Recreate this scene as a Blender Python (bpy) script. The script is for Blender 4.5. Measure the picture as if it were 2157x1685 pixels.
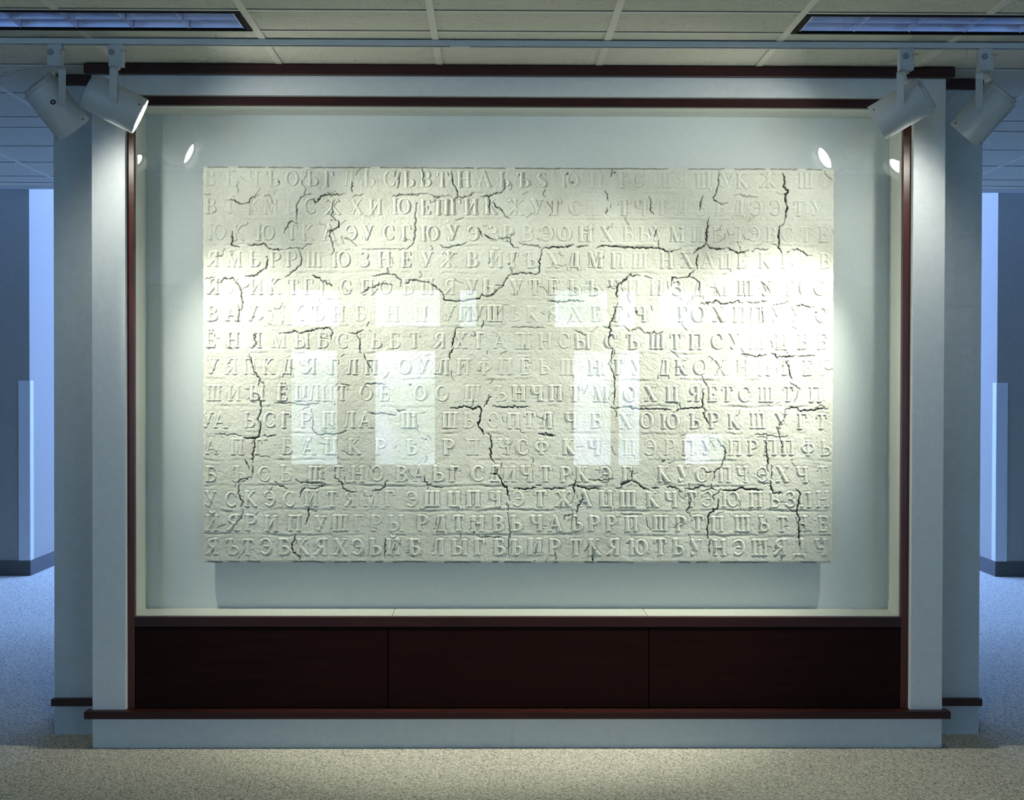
import bpy, bmesh, math, random
import numpy as np
from mathutils import Vector, Matrix

for o in list(bpy.data.objects):
    bpy.data.objects.remove(o, do_unlink=True)
scene = bpy.context.scene
COL = scene.collection
random.seed(7)
RNG = np.random.default_rng(11)

# ------------------------------------------------------------------ camera
# World: x right, y away from the viewer, z up.  The front of the display case is y = 0, the carpet z = 0.
YAW, PITCH, ROLL = 0.01223, 0.01408, 0.00237
cam_data = bpy.data.cameras.new('camera')
cam_data.sensor_fit = 'HORIZONTAL'
cam_data.sensor_width = 36.0
cam_data.lens = 3298.4 / 2157.0 * 36.0
cam_data.clip_start, cam_data.clip_end = 0.05, 200
cam = bpy.data.objects.new('camera', cam_data)
COL.objects.link(cam)
cy, sy = math.cos(YAW), math.sin(YAW)
cp, sp = math.cos(PITCH), math.sin(PITCH)
cr, sr = math.cos(ROLL), math.sin(ROLL)
r0, u0, fw = Vector((cy, -sy, 0)), Vector((sp * sy, sp * cy, cp)), Vector((cp * sy, cp * cy, -sp))
rv, uv, bv = cr * r0 + sr * u0, cr * u0 - sr * r0, -fw
M = Matrix(((rv.x, uv.x, bv.x, 0.0), (rv.y, uv.y, bv.y, -6.0206), (rv.z, uv.z, bv.z, 1.4273), (0, 0, 0, 1)))
cam.matrix_world = M
scene.camera = cam

# ------------------------------------------------------------------ world, exposure, light levels
world = bpy.data.worlds.new('world')
scene.world = world
world.use_nodes = True
world.node_tree.nodes['Background'].inputs['Color'].default_value = (0.55, 0.70, 1.0, 1)
world.node_tree.nodes['Background'].inputs['Strength'].default_value = 0.25
scene.view_settings.view_transform = 'Standard'
scene.view_settings.look = 'None'
scene.view_settings.gamma = 1.0
scene.view_settings.use_curve_mapping = False
scene.view_settings.exposure = 0.0
SPOT_W = {'left_inner': 150.0, 'left_outer': 136.0, 'right_inner': 112.0, 'right_outer': 250.0, 'spill': 13.0}   # watts of the four track lamps
FILL_FIXTURE = (6.5, (0.84, 1.0, 0.93))                # each unseen fixture added behind the viewer as fill
SPOT_COL = (1.0, 0.97, 0.84)
REAR_WINDOW = (2.2, (0.27, 0.44, 1.0))           # daylight in the tall space behind the case
SIDE_FILL = (9.0, (0.32, 0.58, 1.0))            # fill from unseen windows added to either side of the entrance
SKYLIGHT = (15.5, (0.25, 0.43, 1.0))
ENTRY_WINDOW = (6.0, (0.68, 0.78, 1.0))          # daylight in the glazed entrance behind the viewer
scene.cycles.max_bounces = 8
scene.cycles.diffuse_bounces = 4
scene.cycles.glossy_bounces = 3
scene.cycles.transparent_max_bounces = 12
scene.cycles.use_adaptive_sampling = True
scene.cycles.adaptive_threshold = 0.1
scene.cycles.adaptive_min_samples = 12
scene.cycles.caustics_reflective = False
scene.cycles.caustics_refractive = False
scene.cycles.sample_clamp_indirect = 6.0
scene.cycles.use_denoising = True

CEIL = 2.62

# ------------------------------------------------------------------ materials
def mat(name):
    m = bpy.data.materials.new(name)
    m.use_nodes = True
    nt = m.node_tree
    return m, nt, nt.nodes['Principled BSDF']

def node(nt, kind, **kw):
    n = nt.nodes.new(kind)
    for k, v in kw.items():
        if k in n.inputs:
            n.inputs[k].default_value = v
        else:
            setattr(n, k, v)
    return n

def ramp(nt, stops):
    r = nt.nodes.new('ShaderNodeValToRGB')
    el = r.color_ramp.elements
    while len(el) < len(stops):
        el.new(0.5)
    for e, (p, c) in zip(el, stops):
        e.position = p
        e.color = (*c, 1)
    return r

def paint(name, col, rough=0.55, var=0.04, scale=35.0, bump=0.02, spec=0.5):
    m, nt, b = mat(name)
    co = node(nt, 'ShaderNodeTexCoord')
    n = node(nt, 'ShaderNodeTexNoise', Scale=scale, Detail=4.0)
    nt.links.new(co.outputs['Object'], n.inputs['Vector'])
    r = ramp(nt, [(0.3, tuple(c * (1 - var) for c in col)), (0.7, tuple(min(1, c * (1 + var)) for c in col))])
    nt.links.new(n.outputs['Fac'], r.inputs['Fac'])
    nt.links.new(r.outputs['Color'], b.inputs['Base Color'])
    b.inputs['Roughness'].default_value = rough
    b.inputs['Specular IOR Level'].default_value = spec
    if bump:
        n2 = node(nt, 'ShaderNodeTexNoise', Scale=scale * 9, Detail=2.0)
        nt.links.new(co.outputs['Object'], n2.inputs['Vector'])
        bp = node(nt, 'ShaderNodeBump', Strength=bump, Distance=0.002)
        nt.links.new(n2.outputs['Fac'], bp.inputs['Height'])
        nt.links.new(bp.outputs['Normal'], b.inputs['Normal'])
    return m

def wood(name, dark, light, rough=0.32, axis='X', spec=0.3):
    m, nt, b = mat(name)
    co = node(nt, 'ShaderNodeTexCoord')
    mp = node(nt, 'ShaderNodeMapping')
    mp.inputs['Scale'].default_value = {'X': (1.2, 26, 26), 'Z': (26, 26, 1.2)}[axis]
    nt.links.new(co.outputs['Object'], mp.inputs['Vector'])
    n = node(nt, 'ShaderNodeTexNoise', Scale=3.0, Detail=7.0, Roughness=0.62, Distortion=0.4)
    nt.links.new(mp.outputs['Vector'], n.inputs['Vector'])
    r = ramp(nt, [(0.28, dark), (0.72, light)])
    nt.links.new(n.outputs['Fac'], r.inputs['Fac'])
    nt.links.new(r.outputs['Color'], b.inputs['Base Color'])
    b.inputs['Roughness'].default_value = rough
    b.inputs['Specular IOR Level'].default_value = spec
    bp = node(nt, 'ShaderNodeBump', Strength=0.06, Distance=0.001)
    nt.links.new(n.outputs['Fac'], bp.inputs['Height'])
    nt.links.new(bp.outputs['Normal'], b.inputs['Normal'])
    return m

WALL = paint('wall_paint', (0.42, 0.49, 0.52), 0.6)
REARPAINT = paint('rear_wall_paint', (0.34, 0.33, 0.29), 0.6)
CASEWHITE = paint('case_paint', (0.52, 0.575, 0.59), 0.42)
LINER = paint('liner_laminate', (0.82, 0.83, 0.74), 0.35, 0.02)
BACKING = paint('backing_fabric', (0.70, 0.755, 0.77), 0.85, 0.03, 120, 0.05)
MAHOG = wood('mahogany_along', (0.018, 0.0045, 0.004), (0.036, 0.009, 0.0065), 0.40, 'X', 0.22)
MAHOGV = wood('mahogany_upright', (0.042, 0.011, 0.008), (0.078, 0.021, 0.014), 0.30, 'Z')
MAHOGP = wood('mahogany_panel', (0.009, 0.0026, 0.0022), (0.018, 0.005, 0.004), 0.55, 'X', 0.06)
LAMPWHITE = paint('lamp_enamel', (0.47, 0.51, 0.52), 0.38, 0.02)
TRACKWHITE = paint('track_enamel', (0.50, 0.55, 0.57), 0.42, 0.02)
GRIDWHITE = paint('grid_enamel', (0.66, 0.67, 0.61), 0.5, 0.02)
KNOBGREY = paint('knob_grey', (0.22, 0.25, 0.28), 0.45, 0.03)
BLACK = paint('black_enamel', (0.008, 0.008, 0.009), 0.6, 0.05, spec=0.05)
VINYL = paint('dark_vinyl', (0.075, 0.078, 0.078), 0.55, 0.08)
GUARD = paint('guard_vinyl', (0.66, 0.68, 0.72), 0.4, 0.02)
BRASSY = paint('lever_metal', (0.42, 0.36, 0.24), 0.35, 0.05)
FRAMEMETAL = paint('window_frame_metal', (0.10, 0.105, 0.11), 0.4, 0.05)
LAMPINSIDE = paint('reflector_white', (0.85, 0.85, 0.83), 0.3, 0.01)

def make_tile():
    m, nt, b = mat('acoustic_tile')
    co = node(nt, 'ShaderNodeTexCoord')
    v = node(nt, 'ShaderNodeTexVoronoi', Scale=70.0)
    nt.links.new(co.outputs['Object'], v.inputs['Vector'])
    n = node(nt, 'ShaderNodeTexNoise', Scale=110.0, Detail=3.0)
    nt.links.new(co.outputs['Object'], n.inputs['Vector'])
    ad = node(nt, 'ShaderNodeMath', operation='MULTIPLY_ADD')
    ad.inputs[1].default_value = 0.55
    nt.links.new(n.outputs['Fac'], ad.inputs[0])
    nt.links.new(v.outputs['Distance'], ad.inputs[2])
    r = ramp(nt, [(0.34, (0.20, 0.20, 0.18)), (0.46, (0.58, 0.60, 0.54))])
    nt.links.new(ad.outputs[0], r.inputs['Fac'])
    nt.links.new(r.outputs['Color'], b.inputs['Base Color'])
    bp = node(nt, 'ShaderNodeBump', Strength=0.35, Distance=0.003)
    nt.links.new(ad.outputs[0], bp.inputs['Height'])
    nt.links.new(bp.outputs['Normal'], b.inputs['Normal'])
    b.inputs['Roughness'].default_value = 0.95
    return m
TILE = make_tile()

def make_carpet():
    m, nt, b = mat('loop_carpet')
    co = node(nt, 'ShaderNodeTexCoord')
    mp = node(nt, 'ShaderNodeMapping')
    mp.inputs['Scale'].default_value = (1.25, 0.8, 1)
    nt.links.new(co.outputs['Object'], mp.inputs['Vector'])
    v = node(nt, 'ShaderNodeTexVoronoi', Scale=185.0)
    nt.links.new(mp.outputs['Vector'], v.inputs['Vector'])
    sep = node(nt, 'ShaderNodeSeparateColor')
    nt.links.new(v.outputs['Color'], sep.inputs['Color'])
    r = ramp(nt, [(0.0, (0.16, 0.17, 0.18)), (0.16, (0.38, 0.38, 0.325)), (0.5, (0.60, 0.60, 0.515)), (1.0, (0.77, 0.765, 0.66))])
    nt.links.new(sep.outputs['Red'], r.inputs['Fac'])
    n = node(nt, 'ShaderNodeTexNoise', Scale=55.0, Detail=6.0, Roughness=0.7)
    nt.links.new(mp.outputs['Vector'], n.inputs['Vector'])
    r2 = ramp(nt, [(0.30, (0.55, 0.56, 0.58)), (0.62, (1.0, 0.98, 0.92))])
    nt.links.new(n.outputs['Fac'], r2.inputs['Fac'])
    mx = node(nt, 'ShaderNodeMix', data_type='RGBA', blend_type='MULTIPLY')
    mx.inputs['Factor'].default_value = 1.0
    nt.links.new(r.outputs['Color'], mx.inputs['A'])
    nt.links.new(r2.outputs['Color'], mx.inputs['B'])
    nt.links.new(mx.outputs['Result'], b.inputs['Base Color'])
    bp = node(nt, 'ShaderNodeBump', Strength=0.6, Distance=0.004)
    nt.links.new(v.outputs['Distance'], bp.inputs['Height'])
    nt.links.new(bp.outputs['Normal'], b.inputs['Normal'])
    b.inputs['Roughness'].default_value = 0.98
    return m
CARPET = make_carpet()

def make_plaster():
    m, nt, b = mat('cast_plaster')
    co = node(nt, 'ShaderNodeTexCoord')
    n = node(nt, 'ShaderNodeTexNoise', Scale=6.0, Detail=8.0, Roughness=0.65)
    nt.links.new(co.outputs['Object'], n.inputs['Vector'])
    r = ramp(nt, [(0.30, (0.70, 0.69, 0.60)), (0.55, (0.775, 0.78, 0.70)), (0.75, (0.80, 0.81, 0.76))])
    nt.links.new(n.outputs['Fac'], r.inputs['Fac'])
    n2 = node(nt, 'ShaderNodeTexNoise', Scale=85.0, Detail=5.0, Roughness=0.75)
    nt.links.new(co.outputs['Object'], n2.inputs['Vector'])
    r2 = ramp(nt, [(0.26, (0.50, 0.45, 0.36)), (0.40, (1, 1, 1))])
    nt.links.new(n2.outputs['Fac'], r2.inputs['Fac'])
    mx = node(nt, 'ShaderNodeMix', data_type='RGBA', blend_type='MULTIPLY')
    mx.inputs['Factor'].default_value = 0.6
    nt.links.new(r.outputs['Color'], mx.inputs['A'])
    nt.links.new(r2.outputs['Color'], mx.inputs['B'])
    at = node(nt, 'ShaderNodeAttribute', attribute_name='crack_and_shade')
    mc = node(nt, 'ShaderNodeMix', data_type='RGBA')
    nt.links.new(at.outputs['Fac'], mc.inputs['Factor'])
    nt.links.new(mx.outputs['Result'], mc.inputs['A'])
    mc.inputs['B'].default_value = (0.022, 0.019, 0.017, 1)       # the dark board the plaster is cast on, seen in the open cracks; also tones the painted edge shade
    nt.links.new(mc.outputs['Result'], b.inputs['Base Color'])
    bp = node(nt, 'ShaderNodeBump', Strength=0.45, Distance=0.002)
    nt.links.new(n2.outputs['Fac'], bp.inputs['Height'])
    nt.links.new(bp.outputs['Normal'], b.inputs['Normal'])
    b.inputs['Roughness'].default_value = 0.9
    b.inputs['Specular IOR Level'].default_value = 0.2
    return m
PLASTER = make_plaster()

def make_glass():
    m = bpy.data.materials.new('clear_glass')
    m.use_nodes = True
    nt = m.node_tree
    nt.nodes.clear()
    out = node(nt, 'ShaderNodeOutputMaterial')
    tr = node(nt, 'ShaderNodeBsdfTransparent')
    tr.inputs['Color'].default_value = (0.985, 0.995, 0.985, 1)
    gl = node(nt, 'ShaderNodeBsdfGlossy')
    gl.inputs['Roughness'].default_value = 0.0
    fr = node(nt, 'ShaderNodeFresnel', IOR=1.5)
    ge = node(nt, 'ShaderNodeNewGeometry')                  # rays go straight through the sheet, so both faces meet it from the air side
    io = node(nt, 'ShaderNodeMapRange')
    io.inputs['To Min'].default_value, io.inputs['To Max'].default_value = 1.5, 1.0 / 1.5
    nt.links.new(ge.outputs['Backfacing'], io.inputs['Value'])
    nt.links.new(io.outputs['Result'], fr.inputs['IOR'])
    mx = node(nt, 'ShaderNodeMixShader')
    nt.links.new(fr.outputs[0], mx.inputs[0])
    nt.links.new(tr.outputs[0], mx.inputs[1])
    nt.links.new(gl.outputs[0], mx.inputs[2])
    nt.links.new(mx.outputs[0], out.inputs['Surface'])
    return m
GLASS = make_glass()

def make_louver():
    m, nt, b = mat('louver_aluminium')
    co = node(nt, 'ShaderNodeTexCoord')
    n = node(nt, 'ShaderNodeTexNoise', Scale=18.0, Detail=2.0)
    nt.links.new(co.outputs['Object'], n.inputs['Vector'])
    r = ramp(nt, [(0.3, (0.55, 0.63, 0.90)), (0.7, (0.68, 0.74, 0.96))])  # blue of reflected daylight put into the metal's own colour
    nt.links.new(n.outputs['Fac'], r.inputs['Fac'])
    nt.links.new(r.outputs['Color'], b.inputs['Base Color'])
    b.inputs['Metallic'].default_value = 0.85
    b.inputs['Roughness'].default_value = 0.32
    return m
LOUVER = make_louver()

def emitter(name, strength, col, scale=0.0, col2=None):
    m = bpy.data.materials.new(name)
    m.use_nodes = True
    nt = m.node_tree
    nt.nodes.clear()
    out = node(nt, 'ShaderNodeOutputMaterial')
    em = node(nt, 'ShaderNodeEmission')
    em.inputs['Color'].default_value = (*col, 1)
    em.inputs['Strength'].default_value = strength
    if col2:
        co = node(nt, 'ShaderNodeTexCoord')
        n = node(nt, 'ShaderNodeTexNoise', Scale=scale, Detail=5.0)
        nt.links.new(co.outputs['Object'], n.inputs['Vector'])
        r = ramp(nt, [(0.40, col2), (0.58, col)])
        nt.links.new(n.outputs['Fac'], r.inputs['Fac'])
        nt.links.new(r.outputs['Color'], em.inputs['Color'])
    nt.links.new(em.outputs[0], out.inputs['Surface'])
    return m
BULB = emitter('lamp_face_glow', 60.0, (1.0, 0.97, 0.88))
DAYREAR = emitter('daylight_rear', *REAR_WINDOW)
DAYSKY = emitter('daylight_skylight', *SKYLIGHT)
FILLSIDE = emitter('fill_side', *SIDE_FILL)
DAYENTRY = emitter('daylight_entry', ENTRY_WINDOW[0], ENTRY_WINDOW[1], 1.6, (0.42, 0.60, 0.60))

# ------------------------------------------------------------------ builders
def tag(o, label=None, cat=None, group=None, kind=None):
    if label: o['label'] = label
    if cat: o['category'] = cat
    if group: o['group'] = group
    if kind: o['kind'] = kind
    return o

def empty(name, loc=(0, 0, 0)):
    o = bpy.data.objects.new(name, None)
    o.empty_display_size = 0.1
    o.location = loc
    COL.objects.link(o)
    return o

def link(name, me, m, parent=None):
    if m is not None and not me.materials:
        me.materials.append(m)
    o = bpy.data.objects.new(name, me)
    COL.objects.link(o)
    if parent is not None:
        o.parent = parent
        o.location = -wloc(parent)
    return o

def wloc(o):
    p = Vector((0, 0, 0))
    while o is not None:
        p += o.location
        o = o.parent
    return p

def add_box(bm, x0, x1, y0, y1, z0, z1):
    vs = [bm.verts.new((x, y, z)) for x in (x0, x1) for y in (y0, y1) for z in (z0, z1)]
    for f in ((0, 1, 3, 2), (4, 6, 7, 5), (0, 4, 5, 1), (2, 3, 7, 6), (0, 2, 6, 4), (1, 5, 7, 3)):
        bm.faces.new([vs[i] for i in f])
    return vs

def finish(bm, name, smooth=False):
    bmesh.ops.recalc_face_normals(bm, faces=bm.faces[:])
    me = bpy.data.meshes.new(name)
    bm.to_mesh(me)
    bm.free()
    if smooth:
        for p in me.polygons:
            p.use_smooth = True
    return me

def box(name, x0, x1, y0, y1, z0, z1, m, parent=None, bevel=0.0, seg=2):
    bm = bmesh.new()
    add_box(bm, x0, x1, y0, y1, z0, z1)
    if bevel:
        bmesh.ops.bevel(bm, geom=bm.edges[:], offset=bevel, segments=seg, affect='EDGES', profile=0.5)
    return link(name, finish(bm, name), m, parent)

def boxes(name, lst, m, parent=None):
    bm = bmesh.new()
    for b in lst:
        add_box(bm, *b)
    return link(name, finish(bm, name), m, parent)

def frame_of(axis, ref=(0, 0, 1)):
    a = Vector(axis).normalized()
    s = Vector(ref).cross(a)
    if s.length < 1e-4:
        s = Vector((1, 0, 0)).cross(a)
    s.normalize()
    t = a.cross(s)
    return a, s, t

def lathe(name, prof, origin, axis, m, parent=None, n=40, smooth=True, closed=False):
    """prof: list of (distance along the axis, radius)"""
    a, s, t = frame_of(axis)
    bm = bmesh.new()
    rings = []
    for d, r in prof:
        c = Vector(origin) + a * d
        if r < 1e-6:
            rings.append([bm.verts.new(c)])
        else:
            rings.append([bm.verts.new(c + s * (r * math.cos(2 * math.pi * k / n)) + t * (r * math.sin(2 * math.pi * k / n))) for k in range(n)])
    pairs = list(zip(rings, rings[1:]))
    if closed:
        pairs.append((rings[-1], rings[0]))
    for p, q in pairs:
        for k in range(n):
            k2 = (k + 1) % n
            if len(p) == 1:
                bm.faces.new((p[0], q[k], q[k2]))
            elif len(q) == 1:
                bm.faces.new((p[k], p[k2], q[0]))
            else:
                bm.faces.new((p[k], p[k2], q[k2], q[k]))
    me = finish(bm, name, smooth)
    if smooth:
        me.set_sharp_from_angle(angle=math.radians(40))
    return link(name, me, m, parent)

def ribbon(name, pts, width_dir, width, thick, m, parent=None):
    """flat bar swept along pts; width_dir is the direction of its broad side"""
    w = Vector(width_dir).normalized()
    bm = bmesh.new()
    rings = []
    P = [Vector(p) for p in pts]
    for i, p in enumerate(P):
        tg = (P[min(i + 1, len(P) - 1)] - P[max(i - 1, 0)]).normalized()
        nn = tg.cross(w).normalized()
        rings.append([bm.verts.new(p + w * (sx * width / 2) + nn * (sy_ * thick / 2)) for sx, sy_ in ((-1, -1), (1, -1), (1, 1), (-1, 1))])
    for a, b in zip(rings, rings[1:]):
        for k in range(4):
            bm.faces.new((a[k], a[(k + 1) % 4], b[(k + 1) % 4], b[k]))
    bm.faces.new(rings[0]); bm.faces.new(rings[-1][::-1])
    return link(name, finish(bm, name), m, parent)

# ================================================================== the setting
FLOOR_X, FLOOR_Y = (-8.0, 8.2), (-14.3, 12.4)
fl = box('floor', FLOOR_X[0], FLOOR_X[1], FLOOR_Y[0], FLOOR_Y[1], -0.08, 0.0, CARPET)
tag(fl, 'speckled beige loop carpet running around both sides of the display case', 'floor', kind='structure')

# the pier and rear slab that the case is built into: seen as a set-back wing on either side
wc = empty('wall_center', (0.104, 0.234, 0))
tag(wc, 'pale grey partition wall set back behind the display case, with dark wood ledges', 'wall', kind='structure')
WL, WR = -1.747, 1.956
boxes('pier', [(WL, -1.538, 0.234, 0.72, 0, CEIL)], WALL, wc)
boxes('pier', [(1.742, WR, 0.234, 0.72, 0, CEIL)], WALL, wc)
boxes('rear_slab', [(-1.538, 1.742, 0.42, 0.72, 0, CEIL)], WALL, wc)
for side, (a, b, ea, eb) in {'l': (WL - 0.006, -1.5385, 0, 0), 'r': (1.7425, WR + 0.006, 0, 0)}.items():
    box('ledge', a, b, 0.204, 0.2335, 0.1186, 0.1475, MAHOG, wc, 0.002)
for a, b in ((WL - 0.0, -1.5395), (1.7435, WR + 0.0)):
    box('cornice', a, b, 0.204, 0.2335, 2.582, 2.619, MAHOG, wc, 0.002)

# rear side walls (their front ends stand on either side, far behind)
for name, x0, x1, lab in (('wall_left', -8.0, -3.318, 'shaded grey wall end far behind the case, seen past its left wing'),
                          ('wall_right', 3.637, 8.2, 'shaded grey wall end far behind the case, seen past its right wing')):
    w = box(name, x0, x1, 5.235, 12.0, 0, 5.2, REARPAINT)
    tag(w, lab, 'wall', kind='structure')
for name, bx_, lab in (('baseboard_left', [(-8.0, -3.312, 5.229, 5.2345, 0, 0.11), (-3.3175, -3.312, 5.2345, 12.0, 0, 0.11)], 'dark vinyl baseboard around the wall end past the left wing'),
                       ('baseboard_right', [(3.631, 8.2, 5.229, 5.2345, 0, 0.11), (3.631, 3.6365, 5.2345, 12.0, 0, 0.11)], 'dark vinyl baseboard around the wall end past the right wing')):
    tag(boxes(name, bx_, VINYL), lab, 'baseboard', kind='structure')

# tall daylit space behind: rear wall with windows, hidden from here by the case
tag(boxes('wall_rear', [(-3.318, 3.637, 12.0, 12.3, 0, 0.35), (-3.318, 3.637, 12.0, 12.3, 4.7, 5.2), (-3.318, -3.0, 12.0, 12.3, 0.35, 4.7), (3.3, 3.637, 12.0, 12.3, 0.35, 4.7)], WALL),
    'far wall of the tall daylit space behind the case', 'wall', kind='structure')
wn = empty('window_1', (0.15, 12.1, 0.35))
tag(wn, 'tall window wall letting blue daylight into the space behind the case', 'window', kind='structure')
for i in range(5):
    xa, xb = -3.0 + i * 1.26, -3.0 + (i + 1) * 1.26
    box('pane', xa + 0.03, xb - 0.03, 12.12, 12.13, 0.38, 2.5, DAYREAR, wn)
    box('pane', xa + 0.03, xb - 0.03, 12.12, 12.13, 2.56, 4.67, DAYREAR, wn)
    box('mullion', xb - 0.03, xb + 0.03 if i < 4 else xb, 12.06, 12.16, 0.35, 4.7, FRAMEMETAL, wn)
box('transom', -3.0, 3.3, 12.06, 12.16, 2.5, 2.56, FRAMEMETAL, wn)
tag(boxes('roof_slab', [(-8.0, 8.2, 3.86, 5.0, 5.2, 5.4), (-8.0, 8.2, 11.2, 12.4, 5.2, 5.4), (-8.0, -2.6, 5.0, 11.2, 5.2, 5.4), (2.9, 8.2, 5.0, 11.2, 5.2, 5.4)], WALL), 'high ceiling over the tall space behind the case', 'ceiling', kind='structure')
sk = empty('window_20', (0.15, 8.1, 5.3))
tag(sk, 'skylight over the tall space behind the case', 'skylight', kind='structure')
for i in range(4):
    xa = -2.6 + i * 1.375
    box('pane', xa + .03, xa + 1.345, 5.03, 8.07, 5.30, 5.31, DAYSKY, sk)
    box('pane', xa + .03, xa + 1.345, 8.13, 11.17, 5.30, 5.31, DAYSKY, sk)
    if i: box('glazing_bar', xa - .03, xa + .03, 5.0, 11.2, 5.26, 5.34, FRAMEMETAL, sk)
box('glazing_bar', -2.6, 2.9, 8.07, 8.13, 5.26, 5.34, FRAMEMETAL, sk)
tag(boxes('trim_1', [(-8.0, 8.2, 3.87, 3.99, 2.62, 5.2)], WALL), 'upper wall above the edge of the low ceiling', 'wall', kind='structure')

# outer walls of the viewer's room
for name, bx_, lab in (('wall_west', (-8.2, -8.0, -14.3, 12.4, 0, 5.4), 'outer wall of the room on the left'),
                       ('wall_east', (8.2, 8.4, -14.3, 12.4, 0, 5.4), 'outer wall of the room on the right')):
    tag(box(name, *bx_, WALL), lab, 'wall', kind='structure')

# glazed entrance far behind the viewer: mirrored in the glass of the case
YB = -14.0
GL = [(-2.62, -1.98), (-1.54, -0.72), (1.02, 1.55), (1.60, 1.92)]
UP = [(-2.62, -1.95), (-1.54, -0.66), (-0.45, -0.19), (0.77, 1.50), (1.59, 1.86), (2.11, 2.69)]
LOWZ, UPZ = (0.28, 1.80), (2.06, 2.58)
FILL_HOLES = [(-7.7, -6.3, .15, 2.5), (-6.2, -4.9, .15, 2.5), (5.5, 6.8, .15, 2.5), (6.9, 8.0, .15, 2.5)]  # windows added for blue fill, outside what the case glass mirrors
holes = FILL_HOLES + [(a, b, *LOWZ) for a, b in GL] + [(a, b, *UPZ) for a, b in UP] + [(2.46, 3.0, 0.30, 0.74)]
bw = []
xs = sorted({-8.0, 8.2} | {h[0] for h in holes} | {h[1] for h in holes})
zs = sorted({0.0, CEIL} | {h[2] for h in holes} | {h[3] for h in holes})
for xa, xb in zip(xs, xs[1:]):
    for za, zb in zip(zs, zs[1:]):
        mx_, mz_ = (xa + xb) / 2, (za + zb) / 2
        if not any(h[0] < mx_ < h[1] and h[2] < mz_ < h[3] for h in holes):
            bw.append((xa, xb, YB - 0.2, YB, za, zb))
tag(boxes('wall_back', bw, WALL), 'wall with the glazed entrance at the far end behind the viewer', 'wall', kind='structure')
for i, (xa, xb, za, zb) in enumerate(holes):
    w = empty('window_%d' % (i + 2), ((xa + xb) / 2, YB, za))
    tag(w, 'added tall fill window beside the entrance, unseen behind the viewer' if i < 4 else 'daylit entrance window behind the viewer, mirrored in the case glass', 'window', 'entrance windows behind the viewer', 'structure')
    t = 0.025
    boxes('window_frame', [(xa, xa + t, YB - .12, YB - .04, za, zb), (xb - t, xb, YB - .12, YB - .04, za, zb), (xa + t, xb - t, YB - .12, YB - .04, za, za + t), (xa + t, xb - t, YB - .12, YB - .04, zb - t, zb)], FRAMEMETAL, w)
    box('pane', xa + t, xb - t, YB - .09, YB - .08, za + t, zb - t, FILLSIDE if i < 4 else DAYENTRY, w)

# ------------------------------------------------------------------ suspended ceiling
ce = empty('ceiling', (0.1, 0, CEIL))
tag(ce, 'suspended ceiling of speckled white acoustic tiles in a metal grid', 'ceiling', kind='structure')
T = 0.6096
SEAMS = [-0.2064 + T * k for k in range(-6, 8)]
ROWS = [-1.5066, -0.897, -0.5922, 0.0174, 0.627, 1.2366, 1.5414, 2.151, 2.7606, 3.3702, 3.675, 3.862]
FIX = [(4, 1), (5, 1)]
boxes('slab', [(-8.0, 8.2, -14.3, 3.862, CEIL + 0.14, CEIL + 0.24), (-8.0, 8.2, -14.3, -5.155, CEIL, CEIL + 0.14), (-8.0, 8.2, -4.868, -3.0216, CEIL, CEIL + 0.14), (-8.0, 8.2, -2.7348, ROWS[0], CEIL, CEIL + 0.14), (-8.0, SEAMS[3] + .01, -5.155, -2.7348, CEIL, CEIL + 0.1399), (SEAMS[5] - .01, SEAMS[8] + .01, -5.155, -2.7348, CEIL, CEIL + 0.1399), (SEAMS[10] - .01, 8.2, -5.155, -2.7348, CEIL, CEIL + 0.1399),
               (-8.0, SEAMS[0], ROWS[0], 3.862, CEIL, CEIL + 0.14), (SEAMS[-1], 8.2, ROWS[0], 3.862, CEIL, CEIL + 0.14)], TILE, ce)
def fixture_here(x0, x1, y0):
    return abs(y0 + 0.897) < 0.01 and ((-2.04 < (x0 + x1) / 2 < -0.81) or (1.01 < (x0 + x1) / 2 < 2.24))
tile_mesh = {}
hidden = []
for j, (ya, yb) in enumerate(zip(ROWS, ROWS[1:])):
    for i, (xa, xb) in enumerate(zip(SEAMS, SEAMS[1:])):
        if fixture_here(xa, xb, ya):
            continue
        g = 0.002
        if ya > 0.5 and xa > -1.9 and xb < 2.1:
            hidden.append((xa + g, xb - g, ya + g, yb - g, CEIL + .0035, CEIL + .018))
            continue
        key = round(yb - ya, 3)
        if key not in tile_mesh:
            bm = bmesh.new()
            add_box(bm, -T / 2 + g, T / 2 - g, -key / 2 + g, key / 2 - g, 0.0035, 0.018)
            tile_mesh[key] = finish(bm, 'ceiling_tile')
            tile_mesh[key].materials.append(TILE)
        o = bpy.data.objects.new('ceiling_tile', tile_mesh[key])
        COL.objects.link(o)
        o.parent = ce
        o.location = Vector(((xa + xb) / 2, (ya + yb) / 2, CEIL)) - ce.location
boxes('tile_field', hidden, TILE, ce)
for x in SEAMS:
    through = abs(x - SEAMS[4]) < .01 or abs(x - SEAMS[9]) < .01        # interrupted where a fixture fills two bays
    for ya, yb in (((ROWS[0], -0.897), (-0.5922, 3.862)) if through else ((ROWS[0], 3.862),)):
        box('grid_runner', x - 0.012, x + 0.012, ya, yb, CEIL, CEIL + 0.004, GRIDWHITE, ce)
for y in ROWS[1:]:
    box('grid_crossbar', SEAMS[0], SEAMS[-1], y - 0.010 if y < 3.8 else y - 0.02, y + 0.010 if y < 3.8 else y, CEIL + 0.0006, CEIL + 0.0036, GRIDWHITE, ce)
    box('joint_line', SEAMS[0], SEAMS[-1], y - 0.0135, y - 0.0105, CEIL + 0.0012, CEIL + 0.0030, VINYL, ce)

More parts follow.
